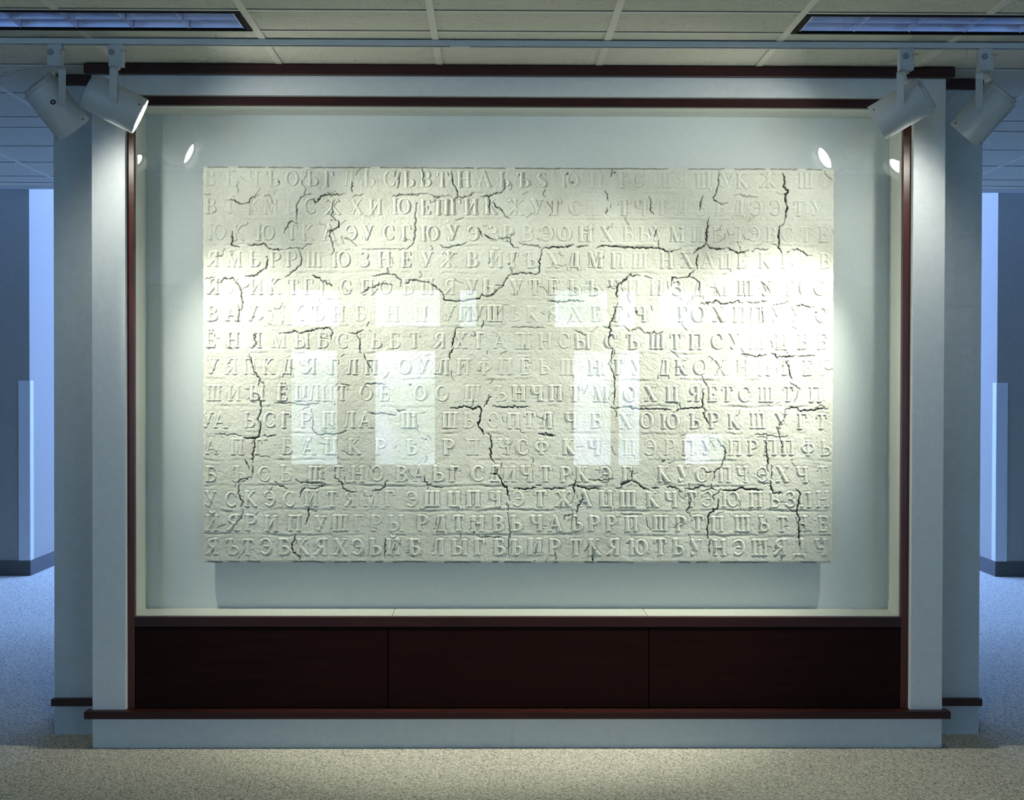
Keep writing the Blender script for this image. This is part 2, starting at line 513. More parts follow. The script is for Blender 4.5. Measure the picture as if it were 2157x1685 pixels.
# ------------------------------------------------------------------ recessed louver fixtures
def louver_fixture(x0, x1, y0, y1, label, lit=False):
    r = empty('ceiling_light', ((x0 + x1) / 2, (y0 + y1) / 2, CEIL))
    tag(r, label, 'light fixture', 'added fill fixtures behind the viewer' if lit else 'unlit louvered ceiling fixtures')
    t = 0.017
    z = CEIL
    boxes('frame', [(x0, x1, y0, y0 + t, z - .003, z + .11), (x0, x1, y1 - t, y1, z - .003, z + .11),
                    (x0, x0 + t, y0 + t, y1 - t, z - .003, z + .11), (x1 - t, x1, y0 + t, y1 - t, z - .003, z + .11),
                    (x0, x1, y0, y1, z + .11, z + .13)], BLACK, r)
    xa, xb, ya, yb = x0 + t + .006, x1 - t - .006, y0 + t + .004, y1 - t - .004
    ym = (ya + yb) / 2
    for k, (c0, c1) in enumerate(((ya, ym), (ym, yb))):
        bm = bmesh.new()
        prof = []
        n = 14
        for i in range(n + 1):
            a = math.pi * i / n
            prof.append(((c0 + c1) / 2 - math.cos(a) * ((c1 - c0) / 2 - .002), z + .004 + 0.085 * math.sin(a) ** 0.8))
        for (p, q) in zip(prof, prof[1:]):
            bm.faces.new([bm.verts.new(v) for v in ((xa, p[0], p[1]), (xb, p[0], p[1]), (xb, q[0], q[1]), (xa, q[0], q[1]))])
        bmesh.ops.remove_doubles(bm, verts=bm.verts[:], dist=1e-5)
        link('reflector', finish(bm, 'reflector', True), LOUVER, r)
        ncell = 6
        for i in range(ncell + 1):
            cx = xa + (xb - xa) * i / ncell
            cx = min(max(cx, xa + .004), xb - .004)
            bm = bmesh.new()
            m_ = 10
            def rowv(hw, zz):
                return [bm.verts.new((cx + s * hw, zz[0], zz[1])) for s in (-1, 1)]
            secs = []
            for i2 in range(m_ + 1):
                a = math.pi * i2 / m_
                yy = (c0 + c1) / 2 - math.cos(a) * ((c1 - c0) / 2 - .003)
                top = z + .003 + 0.055 * math.sin(a) ** 0.8
                secs.append([bm.verts.new((cx - .0015, yy, z + .001)), bm.verts.new((cx + .0015, yy, z + .001)), bm.verts.new((cx + .004, yy, top + .002)), bm.verts.new((cx - .004, yy, top + .002))])
            for p, q in zip(secs, secs[1:]):
                for e in range(4):
                    bm.faces.new((p[e], p[(e + 1) % 4], q[(e + 1) % 4], q[e]))
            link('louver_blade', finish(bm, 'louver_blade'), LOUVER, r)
    if lit:
        ld = bpy.data.lights.new('fill_light', 'AREA')          # added fill light; narrow spread keeps it out of the case glass
        ld.shape, ld.size, ld.size_y = 'RECTANGLE', x1 - x0 - .08, y1 - y0 - .06
        ld.energy, ld.color, ld.spread = FILL_FIXTURE[0], FILL_FIXTURE[1], math.radians(104)
        lo_ = bpy.data.objects.new('fill_light', ld)
        COL.objects.link(lo_)
        lo_.parent = r
        lo_.location = (0, 0, -.004)
    return r
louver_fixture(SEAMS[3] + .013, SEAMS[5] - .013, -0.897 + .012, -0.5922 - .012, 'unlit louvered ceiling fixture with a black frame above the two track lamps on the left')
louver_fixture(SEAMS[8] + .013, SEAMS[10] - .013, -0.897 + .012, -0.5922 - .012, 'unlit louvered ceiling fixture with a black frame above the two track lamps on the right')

for yy in (-3.0306, -5.1642):  # unseen fixtures added to brighten the floor and front faces
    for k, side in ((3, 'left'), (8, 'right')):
        louver_fixture(SEAMS[k] + .013, SEAMS[k + 2] - .013, yy + .012, yy + .2928, 'added louvered fill fixture, unseen behind the viewer, %s row on the %s' % ('nearer' if yy > -4 else 'farther', side), True)

# ------------------------------------------------------------------ corner guards on the far wall ends
for x, s, lab in ((-3.318, 1, 'grey vinyl corner guard on the far wall end past the left wing'), (3.637, -1, 'grey vinyl corner guard on the far wall end past the right wing')):
    g = empty('corner_guard', (x, 5.235, 0.11))
    tag(g, lab, 'corner guard', 'corner guards on the far wall ends')
    xa, xb = sorted((x - s * 0.078, x + s * 0.006))
    box('front_flange', xa, xb, 5.226, 5.2349, 0.1105, 1.40, GUARD, g, 0.002)
    xa, xb = sorted((x + s * 0.0003, x + s * 0.006))
    box('side_flange', xa, xb, 5.2351, 5.315, 0.1105, 1.40, GUARD, g, 0.002)

# ================================================================== the display case
XL, XR = -1.5366, 1.7407
dc = empty('display_case', (0.102, 0.0, 0.0))
tag(dc, 'large built-in display case with white surround, mahogany trim and glass front', 'display case')
ZB, ZS = 0.1186, 0.1475
box('plinth', XL, XR, 0.0, 0.40, 0.0, ZB, CASEWHITE, dc, 0.0015)
box('sill_board', -1.561, 1.7655, -0.034, 0.0285, ZB, ZS, MAHOG, dc, 0.003)
box('jamb', XL, -1.4085, 0.0, 0.415, ZS, 2.582, CASEWHITE, dc, 0.0015)
box('jamb', 1.6165, XR, 0.0, 0.415, ZS, 2.582, CASEWHITE, dc, 0.0015)
box('head_panel', -1.4085, 1.6165, 0.0, 0.415, 2.507, 2.582, CASEWHITE, dc, 0.0015)
box('crown_trim', -1.5575, 1.7665, -0.034, 0.20, 2.582, 2.6192, MAHOG, dc, 0.003)
FY = 0.030
box('frame_stile', -1.408, -1.3815, FY, FY + .03, ZS, 2.5065, MAHOGV, dc, 0.0012)
box('frame_stile', 1.5865, 1.6160, FY, FY + .03, ZS, 2.5065, MAHOGV, dc, 0.0012)
box('frame_rail', -1.3812, 1.5862, FY, FY + .03, 2.4745, 2.5065, MAHOG, dc, 0.0012)
box('frame_rail', -1.3812, 1.5862, FY, FY + .03, 0.4625, 0.5005, MAHOG, dc, 0.0012)
PX = [-1.3805, -0.404, 0.6076, 1.5855]
for a, b in zip(PX, PX[1:]):
    box('access_panel', a + .002, b - .002, FY + .004, FY + .026, ZS + .002, 0.4595, MAHOGP, dc, 0.0015)
box('cabinet_backing', -1.40, 1.61, FY + .032, FY + .045, ZS, 0.49, BLACK, dc)
IY0, IY1 = 0.062, 0.262
box('glass_pane', -1.392, 1.597, 0.0605, 0.0665, 0.49, 2.485, GLASS, dc)
box('liner_side', -1.408, -1.3845, 0.067, IY1, 0.50, 2.50, LINER, dc)
box('liner_side', 1.5895, 1.616, 0.067, IY1, 0.50, 2.50, LINER, dc)
box('liner_top', -1.3843, 1.5893, 0.067, IY1, 2.4745, 2.4995, LINER, dc)
LX = [-1.3843, -0.39, 0.605, 1.5893]
for a, b in zip(LX, LX[1:]):
    box('floor_board', a + (.0015 if a > -1.38 else 0), b - (.0015 if b < 1.58 else 0), 0.067, IY1, 0.478, 0.5015, LINER, dc, 0.001)
box('liner_gap', -1.38, 1.585, 0.07, IY1, 0.470, 0.477, VINYL, dc)
box('back_panel', -1.408, 1.616, IY1 + .0005, IY1 + .018, 0.47, 2.50, BACKING, dc)

# ================================================================== the plaster relief
PW, PH = 2.491, 1.563                 # metres
PX0, PZ1 = -1.1425, 2.2580            # top left corner
PYF = 0.172                           # mean front surface
NX, NY = 1160, 728
CELL = PW / NX
gx = (np.arange(NX + 1) * CELL)                       # metres from the left edge
gy = (np.arange(NY + 1) * (PH / NY))                  # metres from the top edge
HT = np.zeros((NY + 1, NX + 1))                       # height towards the viewer, metres
LET = np.zeros_like(HT)
FOOT = np.zeros_like(HT)                             # tooled groove around each letter
OWN = np.full((NY + 1, NX + 1), -1, np.int32)
CRK_SHADE = np.zeros_like(HT)

def noise2(cells_x, cells_y, seed):
    g = np.random.default_rng(seed).random((cells_y + 2, cells_x + 2))
    fx = np.linspace(0, cells_x, NX + 1); fy = np.linspace(0, cells_y, NY + 1)
    ix = np.minimum(fx.astype(int), cells_x - 1); iy = np.minimum(fy.astype(int), cells_y - 1)
    tx = fx - ix; ty = fy - iy
    tx = tx * tx * (3 - 2 * tx); ty = ty * ty * (3 - 2 * ty)
    a = g[iy][:, ix]; b = g[iy][:, ix + 1]; c = g[iy + 1][:, ix]; d = g[iy + 1][:, ix + 1]
    tx = tx[None, :]; ty = ty[:, None]
    return (a * (1 - tx) + b * tx) * (1 - ty) + (c * (1 - tx) + d * tx) * ty - 0.5

def sstep(a, b, x):
    t = np.clip((x - a) / (b - a), 0, 1)
    return t * t * (3 - 2 * t)

# ---- letter shapes: strokes (x0, y0, x1, y1, w0, w1) in letter heights, w = half width
TK, TN = 0.088, 0.030
def ln(x0, y0, x1, y1, w=TK, w1=None):
    return [(x0, y0, x1, y1, w, w if w1 is None else w1)]
def sf(x, y, h=0.15):
    return ln(x - h, y, x + h, y, TN)
def st(x, y0=0.0, y1=1.0, top=True, bot=True, w=TK):
    s = ln(x, y0 + .04, x, y1 - .04, w)
    if top: s += sf(x, y1 - .03)
    if bot: s += sf(x, y0 + .03)
    return s
def arc(cx, cy_, rx, ry, a0, a1, n=14, thick=TK, thin=TN):
    s = []
    for i in range(n):
        t0 = math.radians(a0 + (a1 - a0) * i / n); t1 = math.radians(a0 + (a1 - a0) * (i + 1) / n)
        w0 = thin + (thick - thin) * abs(math.cos(t0)) ** 1.6; w1 = thin + (thick - thin) * abs(math.cos(t1)) ** 1.6
        s.append((cx + rx * math.cos(t0), cy_ + ry * math.sin(t0), cx + rx * math.cos(t1), cy_ + ry * math.sin(t1), w0, w1))
    return s
def bowl(x, y0, y1, w):
    c, r = (y0 + y1) / 2, (y1 - y0) / 2 - .03
    return ln(x, y1 - .03, x + w * .45, y1 - .03, TN) + arc(x + w * .45, c, w * .55, r, 90, -90) + ln(x, y0 + .03, x + w * .45, y0 + .03, TN)
def lbowl(x, y0, y1, w):
    return [(2 * x - a, b, 2 * x - c, d, e, f) for a, b, c, d, e, f in bowl(x, y0, y1, w)]
def shift(s, dx, dy=0):
    return [(a + dx, b + dy, c + dx, d + dy, e, f) for a, b, c, d, e, f in s]
def soft(x):
    return st(x) + bowl(x, 0, .55, .50)
G = {}
G['А'] = ln(.06, .04, .38, .98, TN) + ln(.40, .98, .76, .04, TK) + ln(.17, .34, .62, .34, TN) + sf(.08, .03, .12) + sf(.76, .03, .15)
G['Б'] = soft(.18) + ln(.18, .97, .62, .97, TN) + ln(.62, .97, .64, .80, TN, .045)
G['В'] = st(.18) + bowl(.18, .50, 1, .44) + bowl(.18, 0, .54, .50)
G['Г'] = st(.18) + ln(.18, .97, .62, .97, TN) + ln(.62, .97, .64, .76, TN, .045)
G['Д'] = ln(.20, .06, .36, .97, TN) + st(.62, top=False, bot=False) + ln(.30, .97, .74, .97, TN) + ln(.06, .03, .80, .03, TN) + ln(.06, .03, .05, -.16, TN, .05) + ln(.80, .03, .81, -.16, TN, .05)
G['Е'] = st(.18) + ln(.18, .97, .62, .97, TN) + ln(.62, .97, .64, .80, TN, .045) + ln(.18, .52, .48, .52, TN) + ln(.48, .60, .48, .43, TN) + ln(.18, .03, .62, .03, TN) + ln(.62, .03, .66, .22, TN, .045)
G['Ё'] = G['Е'] + ln(.27, 1.18, .28, 1.18, .06) + ln(.50, 1.18, .51, 1.18, .06)
G['Ж'] = st(.56) + ln(.56, .50, .20, .95, TN) + ln(.56, .50, .12, .05, .06) + ln(.56, .50, .92, .95, TN) + ln(.56, .52, 1.00, .05, TK) + sf(.12, .03, .12) + sf(1.02, .03, .12) + ln(.20, .95, .10, .90, .055) + ln(.92, .95, 1.02, .90, .055)
G['З'] = arc(.28, .76, .24, .22, 140, -90) + arc(.28, .27, .30, .25, 90, -150) + ln(.20, .53, .32, .53, TN)
G['И'] = st(.18) + st(.76) + ln(.24, .12, .70, .88, TN)
G['Й'] = G['И'] + arc(.47, 1.24, .15, .11, 180, 360, 8, .05, .045)
G['К'] = st(.18) + ln(.22, .50, .60, .95, TN) + ln(.30, .56, .72, .05, TK) + sf(.74, .03, .13) + ln(.58, .97, .74, .97, TN)
G['Л'] = st(.66) + ln(.34, .97, .66, .97, TN) + ln(.34, .97, .24, .20, TN, .04) + arc(.14, .14, .10, .11, 0, -150, 8, .05)
G['М'] = st(.92) + ln(.18, .04, .20, .97, TN) + sf(.17, .03, .12) + ln(.22, .95, .54, .05, TK) + ln(.54, .05, .88, .95, TN) + ln(.08, .97, .24, .97, TN)
G['Н'] = st(.18) + st(.76) + ln(.18, .52, .76, .52, TN)
G['О'] = arc(.46, .5, .38, .47, 0, 360, 28)
G['П'] = st(.18) + st(.76) + ln(.18, .97, .76, .97, TN)
G['Р'] = st(.18) + bowl(.18, .42, 1, .50)
G['С'] = arc(.46, .5, .38, .47, 50, 310, 22) + ln(.70, .86, .74, .66, .05, TN) + ln(.70, .14, .74, .26, TN)
G['Т'] = st(.40, top=False) + ln(.06, .97, .74, .97, TN) + ln(.06, .97, .05, .76, TN, .045) + ln(.74, .97, .75, .76, TN, .045)
G['У'] = ln(.16, .96, .46, .36, TK) + ln(.70, .96, .34, .12, TN) + arc(.25, .14, .10, .11, -20, -190, 8, .06) + sf(.16, .97, .14) + sf(.70, .97, .12)
G['Ф'] = st(.50) + arc(.50, .52, .40, .29, 0, 360, 26)
G['Х'] = ln(.16, .95, .70, .05, TK) + ln(.68, .95, .14, .05, TN) + sf(.15, .97, .14) + sf(.70, .97, .12) + sf(.13, .03, .12) + sf(.71, .03, .14)
G['Ц'] = st(.18) + st(.72) + ln(.18, .03, .88, .03, TN) + ln(.88, .03, .89, -.18, TN, .05)
G['Ч'] = st(.68) + ln(.18, .95, .18, .70, TK) + arc(.40, .68, .22, .22, 180, 280, 9, .075) + ln(.44, .46, .68, .52, TN) + sf(.18, .97)
G['Ш'] = st(.16) + st(.54) + st(.92) + ln(.16, .03, .92, .03, TN)
G['Щ'] = G['Ш'] + ln(.92, .03, 1.08, .03, TN) + ln(1.08, .03, 1.09, -.18, TN, .05)
G['Ь'] = soft(.18)
G['Ъ'] = shift(soft(.18), .16) + ln(.06, .97, .34, .97, TN) + ln(.06, .97, .05, .80, TN, .045)
G['Ы'] = soft(.18) + st(.92)
G['Э'] = [(.80 - a, b, .80 - c, d, e, f) for a, b, c, d, e, f in arc(.42, .5, .36, .47, 50, 310, 22)] + ln(.30, .52, .70, .52, TN) + ln(.10, .84, .07, .66, .05, TN)
G['Ю'] = st(.16) + ln(.16, .52, .42, .52, TN) + arc(.80, .5, .36, .47, 0, 360, 28)
G['Я'] = st(.66) + lbowl(.66, .44, 1, .46) + ln(.50, .46, .14, .05, .07) + sf(.12, .03, .12)
G['Ѕ'] = arc(.36, .74, .24, .22, 40, 240, 12) + arc(.34, .27, .27, .24, 70, -140, 14) + ln(.24, .56, .46, .46, TK)

ROWTEXT = '''В24 Е109 Ч197 Ъ272 О349 Ь430 Г494 Л573 Ъ649 С734 Ь809 В875 Т942 Н1027 А1109 Ь1186 Ъ1260 Ѕ1335 Ю1445 П1551 Т1646 С1710 Ш1817 Я1887 Щ1971 У2061 К2127 Ж2230 Ш2378 С2455
В28 Т105 К203 М265 Ь345 С420 Ж509 Х604 И678 Ю779 Е875 П942 Г993 И1055 К1134 Ж1231 У1316 Т1387 С1468 Ш1539 Р1607 Т1659 Ч1725 Т1808 Л1888 Ъ1960 Ь2039 Д2112 Э2181 Э2258 Т2352 У2422
Ю53 К141 Ю244 Т349 К413 А497 Э582 У649 С730 Г798 Ю892 У984 Э1062 З1143 Р1200 В1275 Э1352 О1423 Н1507 Х1592 Б1674 Ь1738 У1795 М1870 П1952 Б2029 Д2106 Э2174 В2241 С2307 Т2380 Е2450
Я38 М122 Ь201 Р282 Р345 Ш437 Ю541 З633 Н713 Е798 У882 Ж967 В1059 Й1154 Т1218 Ъ1291 Х1380 Д1462 М1547 П1635 Ш1721 Н1828 Х1911 А1992 Ц2061 Е2127 К2219 Г2301 У2375 В2455
Я38 У116 И208 К282 Т353 Г413 Г477 С561 П646 О717 Б805 П882 Я970 У1059 Ь1123 У1235 Т1307 Ё1380 Ь1464 Ъ1539 Ч1624 П1699 И1789 З1873 Д1956 М2042 Ш2140 У2226 Р2320 О2438
В34 А116 У193 М293 Х370 Ъ449 Н533 Б618 Н745 Н856 У970 П1031 У1081 Щ1151 Ь1231 К1299 Я1380 Х1475 Е1551 Г1639 Ч1727 Г1894 О1956 Х2037 П2119 П2185 У2269 У2346 С2442
Ё28 Н116 Я205 М297 Ы389 Б469 С548 Т614 Ь680 Б753 Т833 Я931 Х1016 Г1094 А1171 Ш1260 Н1348 С1423 Ы1496 С1607 Ъ1695 Ш1793 Т1866 П1948 С2031 У2102 Ш2189 Ц2286 Б2369 Б2446
У38 Я109 П182 К257 Д332 Я420 Г514 Л586 П661 О794 У867 Л946 П1027 Ф1108 П1192 Ё1271 Ь1344 Щ1436 Н1547 Т1635 У1714 Д1821 К1890 О1964 Х2046 Н2132 П2219 Т2298 Е2390 Г2459
Ш41 И122 Ы212 Ё310 Ц385 Л437 Ц490 Т548 О642 Е713 О856 О942 Щ1064 Ъ1171 Н1246 Ч1316 П1391 Т1468 М1571 О1686 Х1768 Ц1853 Я1939 Е2012 Т2071 С2140 Ш2226 Т2313 П2422
У17 А69 Ь180 С261 Г325 Р402 П494 Л576 А642 Ш811 Ш974 Ь1047 С1143 П1224 Т1288 Л1355 Ч1451 Б1551 Х1669 О1751 Ю1843 Ь1943 Р2018 К2099 Ш2193 У2286 Г2369 Т2446
А34 П133 Т210 Б329 А417 Ц505 К597 Р698 Ь822 Р967 П1062 Ч1186 С1260 Ф1335 К1444 Ч1543 Ц1684 Э1765 Р1842 П1918 У1994 П2102 Р2172 П2243 П2313 Ф2393 Ь2463
Б28 Ъ141 С240 Ь325 Щ445 Т533 Н610 О685 В781 А854 Ь927 Г991 С1083 Д1151 И1209 Ч1275 Т1352 Р1430 К1498 Э1588 Г1674 К1821 У1898 О1973 П2063 Ч2132 Э2213 Х2292 Ч2369 Т2452
У28 С109 К186 Э261 С338 И426 Т509 Я578 М661 Г734 Э822 Ш903 Ц991 П1066 Ч1151 Э1243 Т1331 Ж1423 А1507 Ц1592 Ш1678 К1776 Ч1849 Т1928 Э1994 Ю2084 П2185 Ь2260 З2324 Л2386 Н2452
Й34 Я116 Р186 И268 П360 У462 Ш541 Г614 Р681 Ы760 Р863 Д935 Т1008 Н1083 В1164 Ь1235 Ч1316 А1391 Ъ1472 Р1543 Р1611 П1693 Ш1808 Р1887 Т1956 П2033 Ш2132 Ь2217 Т2292 Ч2369 Е2452
Я34 Ъ113 Т176 Э246 Б317 К392 Я462 Х541 Э608 Ь678 Й749 Б833 Л927 Ы1012 Г1091 Б1168 Ь1239 И1310 Р1387 Т1472 К1547 Я1620 Ю1719 Т1808 Ь1877 У1948 Н2042 Э2119 Ш2202 Я2283 Д2360 Ч2446'''.split('\n')
ROWTOP = [17, 126, 229, 334, 442, 547, 654, 757, 862, 969, 1074, 1181, 1280, 1376, 1471]
CAP = 0.0600
# ---- letters pressed out of the plaster
letters = []
wear = np.clip(0.72 + 0.95 * noise2(16, 10, 3) + 0.45 * noise2(50, 32, 4), 0.12, 1.0)
lrow = sstep(0.62, 0.95, gy / PH)[:, None]
wear = np.clip(wear + 0.35 * lrow, 0.12, 1.0)
rr = random.Random(5)
for r, text in enumerate(ROWTEXT):
    for tok in text.split():
        ch, xc = tok[0], float(tok[1:]) / 1000.0
        segs = G[ch]
        xs_ = [s[0] for s in segs] + [s[2] for s in segs]
        mid = (min(xs_) + max(xs_)) / 2
        cap = CAP * (1 + rr.uniform(-.03, .03)) * (1.04 if r == 14 else 1.0)
        sx = cap * 0.93
        base = ROWTOP[r] / 1000.0 + CAP + rr.uniform(-.0015, .0015)
        tilt = rr.uniform(-.025, .025)
        j0 = max(0, int((base - cap * 1.45) / CELL)); j1 = min(NY, int((base + cap * .32) / CELL) + 1)
        i0 = max(0, int((xc - sx * .75) / CELL)); i1 = min(NX, int((xc + sx * .75) / CELL) + 1)
        X = (gx[i0:i1 + 1][None, :] - xc) / sx + mid
        Y = (base - gy[j0:j1 + 1][:, None]) / cap
        X = X - tilt * (Y - .5)
        best = np.full((j1 - j0 + 1, i1 - i0 + 1), -9.0)
        for (x0, y0, x1, y1, w0, w1) in segs:
            dx, dy = x1 - x0, y1 - y0
            L2 = dx * dx + dy * dy + 1e-9
            t = np.clip(((X - x0) * dx + (Y - y0) * dy) / L2, 0, 1)
            d = np.hypot(X - x0 - t * dx, Y - y0 - t * dy)
            best = np.maximum(best, w0 + (w1 - w0) * t - d)
        h = sstep(-.034, .036, best)
        gr = FOOT[j0:j1 + 1, i0:i1 + 1]
        np.maximum(gr, np.exp(-((best + .060) / .030) ** 2), out=gr)
        cur = LET[j0:j1 + 1, i0:i1 + 1]
        own = OWN[j0:j1 + 1, i0:i1 + 1]
        take = (h > cur) & (h > 0.08)
        own[take] = len(letters)
        np.maximum(cur, h, out=cur)
        letters.append(ch)

